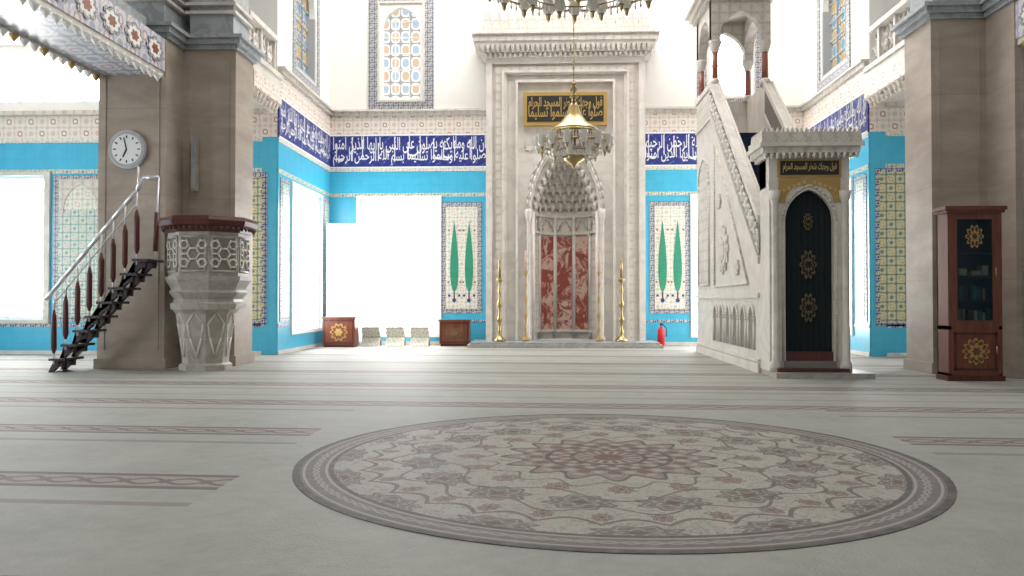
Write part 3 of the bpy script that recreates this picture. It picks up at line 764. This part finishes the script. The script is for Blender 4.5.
# ---------------------------------------------------------------- bookcase
m=MB(); a,b,y0,y1,H=7.47,8.45,15.2,15.62,3.12
m.box(a,a+.06,y0,y1,.08,H,wood); m.box(b-.06,b,y0,y1,.08,H,wood); m.box(a,b,y1-.04,y1,.08,H,woodd)
m.box(a-.03,b+.03,y0-.03,y1,0,.1,woodd); m.box(a,b,y0,y1,.08,.14,wood); m.box(a,b,y0,y1,.95,1.02,wood)
m.box(a-.04,b+.04,y0-.04,y1,H,H+.05,wood); m.box(a-.07,b+.07,y0-.07,y1,H+.05,H+.12,wood)
m.box(a+.06,b-.06,y0+.0,y0+.03,.14,.95,wood)
for x0_,x1_,z0_,z1_ in ((a+.1,b-.1,.2,.24),(a+.1,b-.1,.86,.9),(a+.1,a+.14,.2,.9),(b-.14,b-.1,.2,.9)): m.box(x0_,x1_,y0-.015,y0,z0_,z1_,woodd)
m.lobed((a+b)/2,.55,.25,12,.3,'y',y0-.02,y0,goldp); m.lobed((a+b)/2,.55,.21,12,.3,'y',y0-.028,y0-.02,wood); m.lobed((a+b)/2,.55,.16,8,.4,'y',y0-.034,y0-.028,goldp); m.lobed((a+b)/2,.55,.08,6,.4,'y',y0-.04,y0-.034,wood)
for x0_,x1_,z0_,z1_ in ((a+.06,a+.17,1.02,H),(b-.17,b-.06,1.02,H),(a+.17,b-.17,1.02,1.12),(a+.17,b-.17,H-.12,H)): m.box(x0_,x1_,y0,y0+.035,z0_,z1_,wood)
m.box(a+.17,b-.17,y0+.012,y0+.018,1.12,H-.12,glass)
bc=[flat('book_%d'%i,c_,.6) for i,c_ in enumerate(((.12,.03,.02),(.04,.09,.07),(.35,.28,.18),(.06,.04,.03),(.45,.38,.28),(.05,.15,.14)))]
for k,z in enumerate((1.02,1.5,1.95,2.4)):
    if k: m.box(a+.06,b-.06,y0+.06,y1-.04,z-.03,z,woodd)
    x=a+.12
    if k==3: continue
    if k==2:
        # small gilt boxes and a standing plaque
        for xx,w_,h_ in ((a+.25,.16,.14),(a+.48,.2,.1),(b-.3,.12,.2)): m.box(xx,xx+w_,y0+.12,y0+.3,z,z+h_,goldp); m.box(xx+.02,xx+w_-.02,y0+.11,y0+.12,z+.02,z+h_-.02,bc[4])
        continue
    while x<b-.18:
        w=random.uniform(.03,.06); h=random.uniform(.2,.32)
        if random.random()>.2: m.box(x,x+w,y0+.12,y0+.32,z,z+h,random.choice(bc))
        x+=w+.004
m.lobed((a+b)/2,2.68,.17,10,.35,'y',y0+.002,y0+.008,goldp,1,1.3); m.lobed((a+b)/2,2.68,.14,10,.35,'y',y0-.002,y0+.002,woodd,1,1.3); m.lobed((a+b)/2,2.68,.10,8,.4,'y',y0-.006,y0-.002,goldp,1,1.3); m.lobed((a+b)/2,2.68,.05,6,.4,'y',y0-.01,y0-.006,woodd,1,1.3)
m.tube((b-.12,y0-.02,1.9),(b-.12,y0-.02,2.1),.012,brass); m.tube((b-.12,y0-.02,.65),(b-.12,y0-.02,.5),.012,brass)
m.build('wooden_bookcase',((a+b)/2,y0,0))

# ---------------------------------------------------------------- things under the left window
m=MB(); a,b=-7.12,-6.1; y0=25.9
m.box(a,b,y0,y0+.6,.12,4.0,acp); m.box(a+.03,b-.03,y0+.03,y0+.6,0,.12,greyp)
m.box(a+.06,b-.06,y0-.02,y0,3.1,3.9,whitep)
for i in range(9): m.box(a+.1,b-.1,y0-.035,y0-.02,3.18+i*.08,3.2+i*.08,greyp)
m.box(a+.3,b-.3,y0-.02,y0,2.75,2.95,greyp); m.box(a+.02,b-.02,y0-.01,y0,1.6,1.63,greyp)
m.build('standing_air_conditioner',(a,y0,0))
def chest(a,b,y0,H,em):
    m=MB(); y1=y0+.5
    m.box(a,b,y0,y1,.08,H-.05,wood); m.box(a-.03,b+.03,y0-.03,y1+.02,H-.05,H,wood); m.box(a+.03,b-.03,y0+.03,y1-.03,0,.08,woodd)
    for q in ((a+.04,b-.04,.12,.16),(a+.04,b-.04,H-.13,H-.09),(a+.04,a+.08,.12,H-.09),(b-.08,b-.04,.12,H-.09)): m.box(q[0],q[1],y0-.015,y0,q[2],q[3],woodd)
    c_=(a+b)/2; g=goldp if em else goldd
    m.lobed(c_,H*.5,H*.3,10,.3,'y',y0-.02,y0,g,1.0 if em else 1.3,1.0 if em else .7); m.lobed(c_,H*.5,H*.24,10,.3,'y',y0-.028,y0-.02,wood,1.0 if em else 1.3,1.0 if em else .7); m.lobed(c_,H*.5,H*.14,6,.3,'y',y0-.034,y0-.028,g)
    m.build('wooden_chest',(c_,y0,0))
chest(-7.05,-6.02,25.2,.96,True); chest(-3.42,-2.45,25.9,.86,False)
def rahle(x,y):
    m=MB(); t=.03; w=.6; h=.62
    for sg in (-1,1):
        q=[(x-w/2,y-sg*.22,0.0),(x+w/2,y-sg*.22,0.0),(x+w/2,y+sg*.26,h),(x-w/2,y+sg*.26,h)]; vs=q+[(a_,b_+t,c_) for a_,b_,c_ in q]
        m.add(vs,[(0,1,2,3),(4,5,6,7),(0,1,5,4),(1,2,6,5),(2,3,7,6),(3,0,4,7)],tile_cream)
    m.build('quran_stand',(x,y,0))
for x in (-5.7,-4.9,-4.1): rahle(x,26.2)
m=MB(); m.lathe([(.1,0),(.12,.03),(.12,.5),(.09,.58),(.03,.62),(.03,.68)],(3.8,26.5,0),red,20); m.box(3.76,3.86,26.42,26.56,.68,.73,black); m.path([(3.84,26.45,.7),(3.96,26.42,.6),(3.96,26.42,.3)],.015,black,6)
m.build('fire_extinguisher',(3.8,26.5,0))

# ---------------------------------------------------------------- chandeliers
def tulip(m,x,y,z,s):
    m.lathe([(.02*s,-.02*s),(.07*s,.02*s),(.11*s,.1*s),(.085*s,.2*s),(.13*s,.3*s),(.12*s,.3*s),(.07*s,.2*s),(.02*s,.04*s)],(x,y,z),lampg,12)
    m.lathe([(.0,-.12*s),(.03*s,-.08*s),(.035*s,-.03*s),(.05*s,0)],(x,y,z),brass,8)
def drop_(m,x,y,z,s=1.0): m.lathe([(0,-.16*s),(.028*s,-.1*s),(.012*s,-.04*s),(.022*s,-.0)],(x,y,z),lampg,6)
def chandelier(x,y,zr,R,n,s,ztop,drop):
    m=MB()
    z=ztop
    while z<ZC-.2:
        m.tube((x,y,z),(x,y,z+.16),.013,brass,6); m.lathe([(.01,0),(.026,.03),(.01,.06)],(x,y,z),brass,8); z+=.16
    m.lathe([(.02,0),(.07,-.06),(.03,-.12),(.10,-.2),(.04,-.27),(.05,-.32),(.12,-.38),(.05,-.44),(.05,-.5)],(x,y,ztop),brass,16)
    zd=ztop-.5; hd=zd-(zr+drop)
    m.lathe([(.05,0.0),(.14*R,-.15*hd),(.2*R,-.4*hd),(.40*R,-.68*hd),(.66*R,-.88*hd),(.72*R,-hd),(.66*R,-hd),(.35*R,-.7*hd)],(x,y,zd),brass,32)
    m.ring((x,y,zr+drop),.73*R,.03,brass)
    m.ring((x,y,zr),R,.028,brass,64); m.ring((x,y,zr-.2),.6*R,.018,brass,48)
    for i in range(n):
        a=2*pi*i/n; px,py=x+R*cos(a),y+R*sin(a)
        m.path([(x+.7*R*cos(a),y+.7*R*sin(a),zr+drop),(x+.88*R*cos(a),y+.88*R*sin(a),zr+drop*.8),(px,py,zr+.02)],.014,brass,6)
        tulip(m,px,py,zr-.12,s)
        if i%2==0: tulip(m,x+.6*R*cos(a),y+.6*R*sin(a),zr-.34,s*.9); m.tube((x+.6*R*cos(a),y+.6*R*sin(a),zr-.36),(x+.6*R*cos(a),y+.6*R*sin(a),zr+drop),.01,brass,6)
        for k in range(4):
            b=a+2*pi/n*(k+.5)/4
            drop_(m,x+.74*R*cos(b),y+.74*R*sin(b),zr+drop-.04,1.2)
            if 0<k<3: drop_(m,x+R*cos(b),y+R*sin(b),zr-.03,1.1)
            drop_(m,x+.6*R*cos(b),y+.6*R*sin(b),zr-.21,1.0)
    m.lathe([(.05,drop),(.05,-.2),(.16,-.26),(.3*s,-.32),(.22*s,-.42),(.08,-.5),(.04,-.56),(.0,-.64)],(x,y,zr),brass,20)
    m.lathe([(.3*s,-.28),(.34*s,-.2),(.32*s,-.08)],(x,y,zr),lampg,20)
    m.build('chandelier',(x,y,zr))
chandelier(.72,20.0,5.38,.88,14,1.0,6.95,.28)
chandelier(.70,16.8,8.30,2.0,20,1.5,10.3,.6)

# ---------------------------------------------------------------- light
w=bpy.data.worlds.new('sky'); scene.world=w; w.use_nodes=True
w.node_tree.nodes['Background'].inputs[0].default_value=(1,.98,.95,1); w.node_tree.nodes['Background'].inputs[1].default_value=.5
def area(name,loc,rot,sx,sy,e,c=(1,1,1)):
    l=bpy.data.lights.new(name,'AREA'); l.shape='RECTANGLE'; l.size=sx; l.size_y=sy; l.energy=e; l.color=c
    o=bpy.data.objects.new(name,l); o.location=loc; o.rotation_euler=rot; scene.collection.objects.link(o)
area('hall_fill_light',(.7,10,15.6),(0,0,0),14,14,750,(1,.97,.92))  # added overhead fill for the hall; no dome opening is modelled
area('bay_fill_light',(.7,22.8,15.6),(0,0,0),12,6,1900,(1,.99,.97))  # added fill under the closed bay ceiling, brightens floor and walls

cam=bpy.data.cameras.new('camera'); co=bpy.data.objects.new('camera',cam); scene.collection.objects.link(co)
co.location=(0,0,1.5); co.rotation_euler=(radians(90.857),0,radians(2.36)); cam.lens=28.2; cam.sensor_width=36; cam.clip_end=200
scene.camera=co
